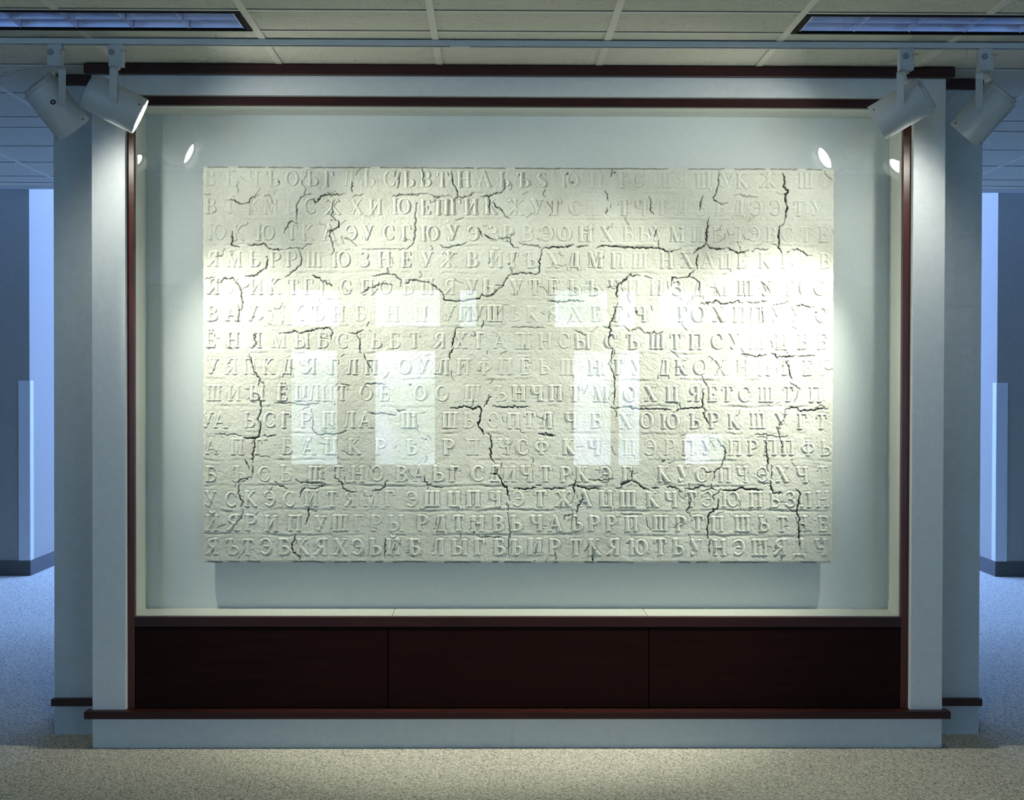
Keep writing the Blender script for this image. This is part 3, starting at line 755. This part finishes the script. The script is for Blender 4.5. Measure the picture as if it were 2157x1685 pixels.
# ---- cracks: width and points in millimetres from the top left corner
CRACKS = '''3 99,134 117,134 155,149 181,142 191,123 221,110
1.5 181,142 187,179 183,191
1.5 241,115 263,115 271,143 281,147
2 387,56 405,90 401,110 385,120 369,148 367,212
1.5 401,110 429,108
4 421,130 445,138 461,122 481,109 517,111 557,106
3 585,57 589,101
1.5 589,121 601,113 634,108
3.5 509,141 509,181 503,189 521,209 535,213 535,237 497,253 505,285 517,333 503,347
4 115,255 117,295 111,309 125,315 143,321
3.5 177,307 221,310 237,302 261,324 317,328
2 329,324 369,320 393,323 409,305 429,305
2.5 379,327 389,361 385,387 365,405 325,435
1.5 85,323 75,351 45,361
3.5 255,354 251,382 245,404 225,412 213,426 185,434 165,434
1.5 5,443 45,437
3.5 53,457 69,459 81,441 105,444 117,438 139,466 149,486 151,514 157,538 151,572
1.5 153,486 185,466
4 429,429 457,437 477,457
3.5 477,451 509,472
3.5 622,500 650,480 690,467 706,459 746,467
2.5 666,432 718,423 754,423 782,453 778,471
2 730,399 732,423
4 849,447 818,445 796,459
2 553,281 581,288 606,314
2.5 319,262 325,242 345,216 373,224
3 746,114 786,108 810,109 846,105
2.5 776,20 772,60 766,84
1.2 840,139 838,235 830,299 802,323 626,324
1.5 137,60 137,104
1.5 1,112 33,111
2.5 811,107 847,109 883,103 907,111 921,121 967,108
3.5 979,18 983,58 999,90 1003,114 987,132
2.5 1003,114 1021,122 1051,110 1073,98
2 865,3 867,59
3 1097,116 1119,111 1127,117 1143,105 1175,99 1189,81 1189,49
3 1127,117 1129,137 1129,177
3.5 1143,137 1151,153 1171,165 1187,185 1207,201
3.5 1083,238 1101,273
4 1109,263 1131,281 1155,287
3 1171,281 1207,277 1213,301 1223,315 1243,321
2 1209,277 1227,257
2.5 935,308 955,318 987,310 1011,308 1039,294
1.5 1243,293 1247,301 1295,306 1331,314
4.5 1335,320 1371,314 1427,314 1459,303
3.5 1471,313 1516,307
4.5 1548,319 1572,307 1636,310 1674,314
3.4 1339,318 1331,348 1325,376 1325,408 1315,420 1263,415 1231,419 1203,427 1189,449 1185,465 1151,465
1.5 1211,393 1219,417
3.5 1185,467 1151,489 1143,501 1119,511 1095,505 1085,519 1067,519 1019,528 987,528 949,522 945,498 919,474 891,456 851,449 811,445
4.5 1674,426 1654,450 1636,463 1628,499 1632,513
1.5 1588,473 1632,469
3.5 1359,527 1383,528 1411,530 1451,526 1500,527
2 1612,6 1612,18 1606,34
2.5 1584,90 1594,106 1596,130
2.5 1608,142 1606,158
2.5 1592,158 1588,182
1.5 835,179 839,211 835,239 829,299
6.5 2287,19 2295,51 2289,72 2308,90 2298,113 2300,142 2306,154 2300,183 2295,211
4.5 2295,213 2275,228 2273,277 2271,314 2283,335
2.5 2034,8 2032,70 2021,102 2011,115 2015,125 2042,143 2070,135
5 1995,197 1989,238 1987,287 1983,299 1964,316 1944,324 1933,337
5 1987,299 1997,312 2025,320 2058,321
4.5 2066,315 2087,323 2111,336 2128,331 2152,323
3 2165,327 2185,317 2205,321 2230,318
1.5 2242,298 2263,306
5 1637,314 1678,313 1719,317 1731,313 1796,315 1833,331 1850,329 1886,316
2.5 1796,284 1796,313
5 1952,341 1946,373 1950,398
4 1940,400 1923,416 1917,427 1899,433 1850,431 1846,468
2.5 1919,427 1944,439 1958,451 1956,484
3.5 1637,463 1653,449 1670,440 1678,424 1723,424
1.5 1739,428 1772,438
2.5 1758,112 1766,137 1764,170 1776,184
2.5 1972,107 1964,127 1958,168
2.5 1788,239 1780,272
2.5 2320,320 2353,322 2385,344 2406,344
1.8 2095,108 2124,104 2140,112 2189,112
2 2357,441 2353,482 2361,502
1.5 2455,9 2463,30 2484,44
2.5 2212,454 2240,493
2.5 139,545 143,575 137,613
3.5 193,660 205,666 207,694 213,702
3.2 297,655 333,656 357,646 373,656 409,649 425,649 461,637 497,635 509,645 505,681
2.5 577,655 606,657 630,643
3.2 608,659 618,696 618,732 624,736
3.2 634,740 646,772 668,806
4 181,742 189,766 201,810 217,830 221,846 217,866
2 221,846 241,863
4 213,889 221,921 227,945 225,973 215,993 221,1021
2 281,931 345,933 361,933 409,939 457,934
3 431,988 435,1044 449,1058 489,1054 533,1054 565,1042
2.5 630,864 642,856 682,852 718,860
2 541,856 577,862
3.2 652,970 682,976 718,972 738,979 762,977
6 762,959 798,959
5 997,635 993,659 983,691 979,709
5 987,713 973,731 969,747 975,761
2 997,635 1023,633
2.5 1105,606 1097,634
4 1636,532 1626,560 1620,592 1606,608 1600,632 1610,640 1600,676 1604,706
2 1576,628 1600,632
3.4 1604,706 1616,724 1608,760 1598,772 1612,796 1624,832 1624,868 1622,937
5.5 975,951 1011,947 1043,946 1059,952 1091,946 1097,954 1093,994 1083,1008 1091,1030 1107,1056
3 1107,946 1119,932 1123,914 1139,906
4 1143,942 1179,948 1235,946 1287,948
3.5 1323,1050 1371,1055 1391,1061
2.5 1604,949 1636,949 1674,944
2 1624,949 1632,973 1626,989
1.5 1467,641 1508,663
1.2 1215,632 1291,630 1347,633
3.5 1956,537 2005,531 2030,525 2046,537 2087,532 2107,524 2132,534
2.5 2148,526 2181,532 2226,526
2 2246,540 2275,538 2316,525
3 2338,546 2365,537 2394,547 2414,549
3.2 2205,546 2210,591 2205,616
2.5 1721,630 1739,651 1760,655 1780,645 1792,657 1813,646
2 1657,623 1678,645 1719,637
3 2124,735 2148,735 2181,745 2226,737
4 2246,731 2263,743 2300,745 2340,740
2 2349,743 2385,742 2418,740
4.2 2300,751 2312,780 2320,812 2328,833
2 2320,845 2361,874
2.5 2351,880 2347,907 2336,931
2.5 1968,818 1976,838 1993,863
4 1974,875 1972,916 1974,933 1970,945 1940,951 1886,953 1858,968
2 1886,949 1878,929 1825,927
4.2 1661,944 1711,950 1739,954 1788,952 1846,956
4.5 1972,947 1987,959 1976,969 1989,994 2001,1014
4.2 2300,956 2324,944 2349,946 2361,960 2398,956 2414,958 2443,949 2471,951
2.5 2300,958 2295,1001 2279,1018 2271,1030 2279,1062
5.5 225,1006 225,1038 221,1064 201,1074 161,1072
4.2 203,1074 205,1106 193,1136 197,1170
2.5 195,1182 195,1218
3.5 165,1156 175,1178 181,1198
2 67,1051 89,1060 117,1056 149,1062
3 237,1062 257,1066 285,1060
3 137,1248 145,1236 185,1226
3.6 145,1253 141,1277 145,1309 157,1325 145,1345
3.2 155,1365 149,1389 133,1401 129,1417
2.5 365,1235 381,1245 481,1249
4 401,1265 385,1285 381,1305
4 413,1269 441,1273 465,1261 481,1253
2.5 281,1245 301,1261 333,1271
4 519,1217 519,1227 543,1241 551,1265 573,1280 606,1282
3.5 666,1280 694,1276 714,1264 718,1244 730,1238
4 417,1341 413,1361 417,1373 411,1392 403,1412
4 365,1452 361,1472 351,1484 349,1504 355,1524 381,1540 385,1556
3 718,1468 716,1500 714,1532 718,1544
6 1087,1027 1101,1037 1109,1053
5 1123,1051 1131,1057 1137,1079 1139,1107 1131,1135 1143,1159 1153,1169
3.5 1135,1207 1159,1211 1165,1187
6 1159,1211 1175,1231 1183,1251 1199,1267 1203,1283 1211,1315
2 1179,1167 1175,1189
3 1199,1327 1205,1355
2.5 1205,1363 1209,1427 1207,1487 1205,1515 1211,1539
5 1227,1269 1247,1271 1283,1267 1315,1265
3.5 1315,1257 1335,1255
5 1343,1267 1375,1273 1387,1267 1431,1269
5 1443,1259 1467,1253 1467,1235
5 1465,1253 1467,1291
5 1467,1255 1508,1264 1524,1274 1540,1268 1568,1270
5 1498,1288 1496,1315 1483,1335 1479,1355 1475,1367
2.5 1423,1395 1431,1375 1451,1373 1471,1383 1471,1411
3.5 871,1220 883,1256 915,1262 947,1266
3.5 1323,1051 1347,1057 1383,1061
4 1628,1268 1652,1266 1650,1250 1674,1236
2.5 1524,1234 1580,1236 1620,1230
3 1391,1523 1393,1551
4 1536,1527 1540,1559
2 1528,1487 1508,1523
2.5 1087,1459 1127,1459 1143,1461 1179,1461
5 1651,1267 1657,1251 1694,1234 1711,1243 1735,1263 1760,1271 1764,1281
3 1694,1198 1694,1234
4 1772,1267 1801,1265
4.5 1833,1261 1866,1263 1891,1281
5 1903,1267 1940,1271 1980,1254
3.6 2034,1074 2046,1098 2060,1106 2066,1127 2054,1160 2046,1184 2021,1201 2023,1221 2013,1238
5 1985,1201 2009,1201
3 2009,1248 2011,1266 2025,1273
3 1972,1277 2009,1269
6.5 2054,1275 2107,1274 2120,1266 2144,1270 2185,1270 2214,1274
4 2046,1270 2038,1283 2015,1295 2019,1316
5.5 2036,1312 2034,1344 2001,1369 1997,1394 1999,1406 1993,1426 1997,1467
3.5 2007,1471 2001,1500 2003,1529
3 1927,1304 1919,1345 1909,1357 1923,1365 1927,1379
4 2228,1061 2226,1106 2234,1147 2230,1188 2236,1200
3 2248,1184 2250,1229
5 2242,1237 2246,1270 2257,1286 2291,1288
2 2210,1246 2242,1248
5.5 2345,1270 2365,1290 2357,1319 2351,1352 2351,1368 2361,1385 2357,1401 2357,1434 2361,1496
2.5 2316,1348 2332,1358 2349,1352
2.5 2365,1405 2385,1418
2.5 2277,1044 2279,1065 2291,1094 2287,1126
2 2181,1055 2226,1051 2267,1063 2312,1061
3.5 2291,1541 2287,1557
2 1751,1386 1756,1414 1768,1435
2 1649,1370 1698,1370 1735,1374'''.split('\n')
SPOTS = '1437,25,7 1457,58,5 1623,18,5 507,210,4 2310,330,6 1713,571,10 2420,570,5 1693,877,7 818,860,6 880,1075,5 1820,1160,9 300,60,4 1205,380,4 1130,1000,4'
jr = np.random.default_rng(23)
def crack_shade_seg(x0, y0, x1, y1, w):
    pad = w + .006
    i0 = max(0, int((min(x0, x1) - pad) / CELL)); i1 = min(NX, int((max(x0, x1) + pad) / CELL) + 1)
    j0 = max(0, int((min(y0, y1) - pad) / CELL)); j1 = min(NY, int((max(y0, y1) + pad) / CELL) + 1)
    if i1 <= i0 or j1 <= j0:
        return
    X = gx[i0:i1 + 1][None, :]; Y = gy[j0:j1 + 1][:, None]
    dx, dy = x1 - x0, y1 - y0
    t = np.clip(((X - x0) * dx + (Y - y0) * dy) / (dx * dx + dy * dy + 1e-12), 0, 1)
    d = np.hypot(X - x0 - t * dx, Y - y0 - t * dy)
    v = CRK_SHADE[j0:j1 + 1, i0:i1 + 1]
    np.maximum(v, (1 - sstep(w * .55, w * .55 + .0022, d)) * min(1.0, .40 + w * 230), out=v)
for line in CRACKS:
    p = line.split()
    w = float(p[0]) * 0.00055
    pts = [tuple(float(c) / 1000 for c in q.split(',')) for q in p[1:]]
    walk = [np.array(pts[0])]
    for a, b in zip(pts, pts[1:]):
        a = np.array(a); b = np.array(b); L = np.hypot(*(b - a)); n = max(1, int(L / .0055))
        for k in range(1, n + 1):
            q = a + (b - a) * k / n
            if k < n: q = q + jr.normal(0, .0021, 2)
            walk.append(q)
    wv = w * jr.uniform(.35, 1.35, len(walk))
    N_ = len(walk)
    for k, (a, b) in enumerate(zip(walk, walk[1:])):
        e = min(1.0, .35 + 4.0 * min(k, N_ - 2 - k) / max(N_, 1))
        crack_shade_seg(a[0], a[1], b[0], b[1], wv[k] * e)
for s in SPOTS.split():
    x, y, rad = (float(c) / 1000 for c in s.split(','))
    for _ in range(7):
        a = jr.uniform(0, 6.28); q = jr.uniform(.2, 1.0) * rad
        crack_shade_seg(x, y, x + q * math.cos(a), y + q * math.sin(a) * .7, .0011)
# dark dashes of gap shade, painted and sunk along the top and bottom edges
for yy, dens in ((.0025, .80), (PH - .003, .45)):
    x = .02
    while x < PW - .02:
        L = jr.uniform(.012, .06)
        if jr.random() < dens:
            crack_shade_seg(x, yy + jr.normal(0, .0006), min(x + L, PW - .01), yy + jr.normal(0, .0006), .0014)
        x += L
# hairline crazing
for _ in range(260):
    x, y = jr.uniform(.01, PW - .01), jr.uniform(.01, PH - .01)
    a = jr.choice([0, 1.57]) + jr.normal(0, .5)
    for _k in range(int(jr.integers(2, 7))):
        x2, y2 = x + .007 * math.cos(a), y + .007 * math.sin(a)
        crack_shade_seg(x, y, x2, y2, .00012 + jr.uniform(0, .00012))
        x, y, a = x2, y2, a + jr.normal(0, .5)

# ---- surface
base = 0.0035 * noise2(9, 6, 31) + 0.0022 * noise2(34, 22, 32) + 0.0013 * noise2(110, 70, 33) + 0.0010 * noise2(320, 200, 34) + 0.0006 * noise2(700, 440, 35)
strip = np.zeros(NY + 1)
bounds = [(ROWTOP[k] + 60 + ROWTOP[k + 1]) / 2000.0 for k in range(14)]
band = np.zeros_like(HT)
wob = 0.007 * noise2(46, 30, 41) + 0.007 * noise2(15, 16, 42) + 0.003 * noise2(140, 60, 44)
for bnd in bounds:
    d = gy[:, None] - bnd + wob
    band += -0.0020 * np.exp(-(d / .0045) ** 2) + 0.0016 * np.exp(-((d + .011) / .006) ** 2)
band *= np.clip(0.12 + 1.5 * noise2(26, 17, 43) + 0.9 * noise2(80, 40, 45) + 0.55 * lrow, 0.0, 1.1)
HT = base + band + (0.0044 * LET - 0.0014 * FOOT * (1 - LET)) * wear
rough = (0.0018 * np.abs(noise2(420, 260, 51)) + 0.0012 * noise2(1100, 700, 52) * np.clip(.5 + noise2(60, 40, 53) * 2, 0, 1)) * (1 - .5 * LET)
HT += rough
HT -= 0.010 * CRK_SHADE
edge = np.minimum(np.minimum(gx[None, :], PW - gx[None, :]), np.minimum(gy[:, None], PH - gy[:, None]))
HT -= 0.004 * (1 - sstep(0, .008, edge + .004 * noise2(160, 100, 61)))

GX = np.broadcast_to(gx[None, :], HT.shape) + PX0
GZ = PZ1 - np.broadcast_to(gy[:, None], HT.shape)
ragx = 0.0035 * noise2(200, 130, 71); ragy = 0.0035 * noise2(200, 130, 72)
near = 1 - sstep(0, .012, edge)
VERT = np.stack([GX + ragx * near, PYF - HT, GZ + ragy * near], -1).reshape(-1, 3).astype(np.float32)
CRV = CRK_SHADE.reshape(-1).astype(np.float32)
idx = np.arange((NX + 1) * (NY + 1)).reshape(NY + 1, NX + 1)
QUAD = np.stack([idx[:-1, :-1], idx[1:, :-1], idx[1:, 1:], idx[:-1, 1:]], -1).reshape(-1, 4)
o4 = np.stack([OWN[:-1, :-1], OWN[1:, :-1], OWN[1:, 1:], OWN[:-1, 1:]], -1).reshape(-1, 4)
QOWN = np.where((o4 >= 0).sum(1) >= 2, o4.max(1), -1)

def grid_object(name, quads, parent, extra=None):
    used, inv = np.unique(quads, return_inverse=True)
    vs = VERT[used]; cr_ = CRV[used]; q = inv.reshape(-1, 4)
    if extra is not None:
        ev, eq = extra
        q = np.concatenate([q, eq + len(vs)]); vs = np.concatenate([vs, ev]); cr_ = np.concatenate([cr_, np.zeros(len(ev), np.float32)])
    me = bpy.data.meshes.new(name)
    me.vertices.add(len(vs)); me.vertices.foreach_set('co', np.ascontiguousarray(vs, np.float32).ravel())
    me.loops.add(q.size); me.loops.foreach_set('vertex_index', np.ascontiguousarray(q, np.int32).ravel())
    me.polygons.add(len(q)); me.polygons.foreach_set('loop_start', np.arange(0, q.size, 4, dtype=np.int32))
    me.polygons.foreach_set('use_smooth', np.ones(len(q), bool))
    a = me.attributes.new('crack_and_shade', 'FLOAT', 'POINT'); a.data.foreach_set('value', cr_)
    me.update(calc_edges=True)
    return link(name, me, PLASTER, parent)

rp = empty('relief_panel', (PX0 + PW / 2, PYF, PZ1 - PH))
tag(rp, 'cracked cream plaster relief covered in rows of raised Cyrillic capital letters', 'relief')
# sides and back of the slab
rim = np.concatenate([idx[0, :], idx[1:, -1], idx[-1, -2::-1], idx[-2:0:-1, 0]])
ev1 = VERT[rim].copy(); ev2 = ev1.copy(); ev2[:, 1] = PYF + 0.040
n_ = len(rim); k_ = np.arange(n_)
eq = np.stack([k_, (k_ + 1) % n_, (k_ + 1) % n_ + n_, k_ + n_], -1)
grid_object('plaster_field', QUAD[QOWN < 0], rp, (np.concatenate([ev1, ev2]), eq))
box('backing_board', PX0 + .003, PX0 + PW - .003, PYF + .030, PYF + .042, PZ1 - PH + .003, PZ1 - .003, BLACK, rp)
boxes('hanging_cleat', [(PX0 + .25, PX0 + PW - .25, PYF + .042, IY1 + .0005, PZ1 - .30, PZ1 - .22), (PX0 + .25, PX0 + PW - .25, PYF + .042, IY1 + .0005, PZ1 - 1.30, PZ1 - 1.22)], BLACK, rp)
order = np.argsort(QOWN, kind='stable')
sq = QOWN[order]
starts = np.searchsorted(sq, np.arange(len(letters))); ends = np.searchsorted(sq, np.arange(len(letters)), side='right')
sizes = ends - starts
big = np.argsort(-sizes)
for li in sorted(int(v) for v in big[:300]):
    if sizes[li] > 0:
        grid_object('letter', QUAD[order[starts[li]:ends[li]]], rp)
rest = np.concatenate([order[starts[int(v)]:ends[int(v)]] for v in big[300:]])
lo = grid_object('lettering', QUAD[rest], rp)
lo['kind'] = 'stuff'

# ================================================================== track and spot lamps
TY = -0.455
tr = empty('light_track', (0.1, TY, CEIL))
tag(tr, 'white lighting track running across the ceiling in front of the display case', 'lighting track')
boxes('track_channel', [(-2.6, -0.1345, TY - .018, TY + .018, 2.6155, CEIL - .0005), (-2.6, -0.1345, TY - .018, TY - .012, 2.6005, 2.6155), (-2.6, -0.1345, TY + .012, TY + .018, 2.6005, 2.6155)], TRACKWHITE, tr)
boxes('track_channel', [(-0.1335, 2.8, TY - .018, TY + .018, 2.6155, CEIL - .0005), (-0.1335, 2.8, TY - .018, TY - .012, 2.6005, 2.6155), (-0.1335, 2.8, TY + .012, TY + .018, 2.6005, 2.6155)], TRACKWHITE, tr)
box('conductor_strip', -2.6, 2.8, TY - .0115, TY + .0115, 2.612, 2.6153, BLACK, tr)
box('joiner', -0.155, -0.085, TY - .0115, TY + .0115, 2.5985, 2.6118, TRACKWHITE, tr)

def track_lamp(sx, px, pz, axis, label, watts, knobdx, cone=60, grommet=False):
    a = Vector(axis).normalized()
    root = empty('track_lamp', (sx, TY, 2.60))
    tag(root, label, 'spotlight', 'track lamps in front of the display case')
    ztop = 2.6003
    # adapter that clips into the track
    box('track_adapter', sx - .026, sx + .026, TY - .017, TY + .017, 2.522, ztop, LAMPWHITE, root, 0.003)
    lathe('knob', [(0, 0.0), (0, .0105), (.004, .0105), (.006, .009), (.006, 0)], (sx + knobdx, TY - .0172, 2.571), (0, -1, 0), KNOBGREY, root, 24)
    box('release_lever', sx + .018, sx + .040, TY - .024, TY - .0175, 2.5745, 2.5785, BRASSY, root, 0.001)
    # swivel and yoke
    R = 0.067
    hd = Vector((a.x, a.y, 0)).normalized()
    side = Vector((0, 0, 1)).cross(hd)                  # horizontal, across the can
    if side.y > 0:
        side = -side                                    # towards the viewer
    pv = Vector((px, TY + .015, pz))
    top = Vector((sx, TY, 2.5225))
    lathe('swivel', [(0, 0), (0, .013), (.010, .013), (.010, 0)], top, (0, 0, -1), LAMPWHITE, root, 20)
    yt = 2.519
    hw = R + .004
    pts = []
    pts.append(pv + side * hw + Vector((0, 0, -.012)))
    pts.append(Vector((pv.x, pv.y, 0)) + side * hw + Vector((0, 0, pz + .05)))
    zsh = yt - .032
    n = 12
    for i in range(n + 1):
        t = math.pi * i / n
        c, s = math.cos(t), math.sin(t)
        pts.append(Vector((pv.x, pv.y, zsh)) + side * (hw * math.copysign(abs(c) ** .55, c)) + Vector((0, 0, .030 * abs(s) ** .55)))
    pts.append(Vector((pv.x, pv.y, 0)) - side * hw + Vector((0, 0, pz + .05)))
    pts.append(pv - side * hw + Vector((0, 0, -.012)))
    ribbon('yoke', pts, hd, .026, .0028, LAMPWHITE, root)
    for sgn in (1, -1):
        lathe('pivot_screw', [(0, 0), (0, .006), (.003, .005), (.003, 0)], pv + side * (sgn * (hw + .0015)), side * sgn, LAMPWHITE, root, 14)
    # the can: open at the front, vented ring and cap at the back
    LB, LF = -0.088, 0.100
    can = lathe('can', [(LB, R - .001), (LB + .002, R), (LF - .002, R), (LF, R - .001), (LF, R - .004), (LF - .004, R - .0045), (LB + .004, R - .0045), (LB, R - .003)], pv, a, LAMPWHITE, root, 56, True, True)
    lathe('back_cap', [(LB - .016, 0), (LB - .016, R - .012), (LB - .012, R - .007), (LB + .012, R - .007), (LB + .012, R - .010), (LB - .008, R - .012), (LB - .008, 0)], pv, a, LAMPWHITE, root, 48)
    for k in range(3):
        ang = 0.6 + k * 2.09
        s_, t_ = frame_of(a)[1:]
        lathe('rim_screw', [(0, 0), (0, .003), (.0012, .0026), (.0012, 0)], pv + a * (LF - .016) + (s_ * math.cos(ang) + t_ * math.sin(ang)) * (R - .0005), s_ * math.cos(ang) + t_ * math.sin(ang), BLACK, root, 10)
    lathe('retaining_ring', [(LF - .010, R - .005), (LF - .008, R - .005), (LF - .008, R - .010), (LF - .010, R - .010)], pv, a, LAMPINSIDE, root, 48, True, True)
    if grommet:
        gp = pv + side * (R - .004) - hd * .030 + Vector((0, 0, .004))
        lathe('cord_grommet', [(0, .0050), (.006, .0050), (.006, .0085), (0, .0085)], gp, side, BLACK, root, 20, True, True)
    # reflector bulb: bowl and glowing face
    bulb = lathe('bulb', [(-.015, .014), (.015, .018), (.045, .040), (.066, .0490), (.072, .0495), (.074, .049), (.072, .0485), (.045, .039), (.015, .016), (-.015, .012)], pv, a, LAMPINSIDE, root, 40, True, True)
    lathe('bulb_face', [(.0800, 0), (.0790, .020), (.0760, .038), (.0725, .047), (.0705, .047), (.0705, 0)], pv, a, BULB, bulb, 40)
    ld = bpy.data.lights.new('lamp_beam', 'SPOT')
    ld.energy = watts
    ld.color = SPOT_COL
    ld.spot_size = math.radians(cone)
    ld.spot_blend = 1.0
    ld.shadow_soft_size = 0.020
    lo_ = bpy.data.objects.new('lamp_beam', ld)
    COL.objects.link(lo_)
    lo_.parent = root
    lo_.location = pv + a * .096 - root.location
    lo_.rotation_euler = a.to_track_quat('-Z', 'Y').to_euler()
    # stray light around the beam of the reflector bulb
    l2 = bpy.data.lights.new('lamp_spill', 'SPOT')
    l2.energy, l2.color, l2.spot_size, l2.spot_blend, l2.shadow_soft_size = SPOT_W['spill'], SPOT_COL, math.radians(150), 1.0, 0.020
    o2 = bpy.data.objects.new('lamp_spill', l2)
    COL.objects.link(o2)
    o2.parent = root
    o2.location, o2.rotation_euler = lo_.location, lo_.rotation_euler
    return root

track_lamp(-1.3317, -1.3442, 2.3965, (.885, .170, -.435), 'lit white track lamp over the left jamb, its bright face turned to the right', SPOT_W['left_inner'], -.013, 72)
track_lamp(-1.5472, -1.5491, 2.3838, (.56, .345, -.78), 'white track lamp outside the left jamb, tilted steeply down with its back to the viewer', SPOT_W['left_outer'], -.013, 62, True)
track_lamp(1.4648, 1.4558, 2.3905, (-.83, .29, -.48), 'white track lamp over the right jamb, pointing down to the left', SPOT_W['right_inner'], -.004, 50)
track_lamp(1.7475, 1.7487, 2.3749, (-.60, .34, -.75), 'white track lamp outside the right jamb, the rightmost of the four', SPOT_W['right_outer'], -.006, 60)
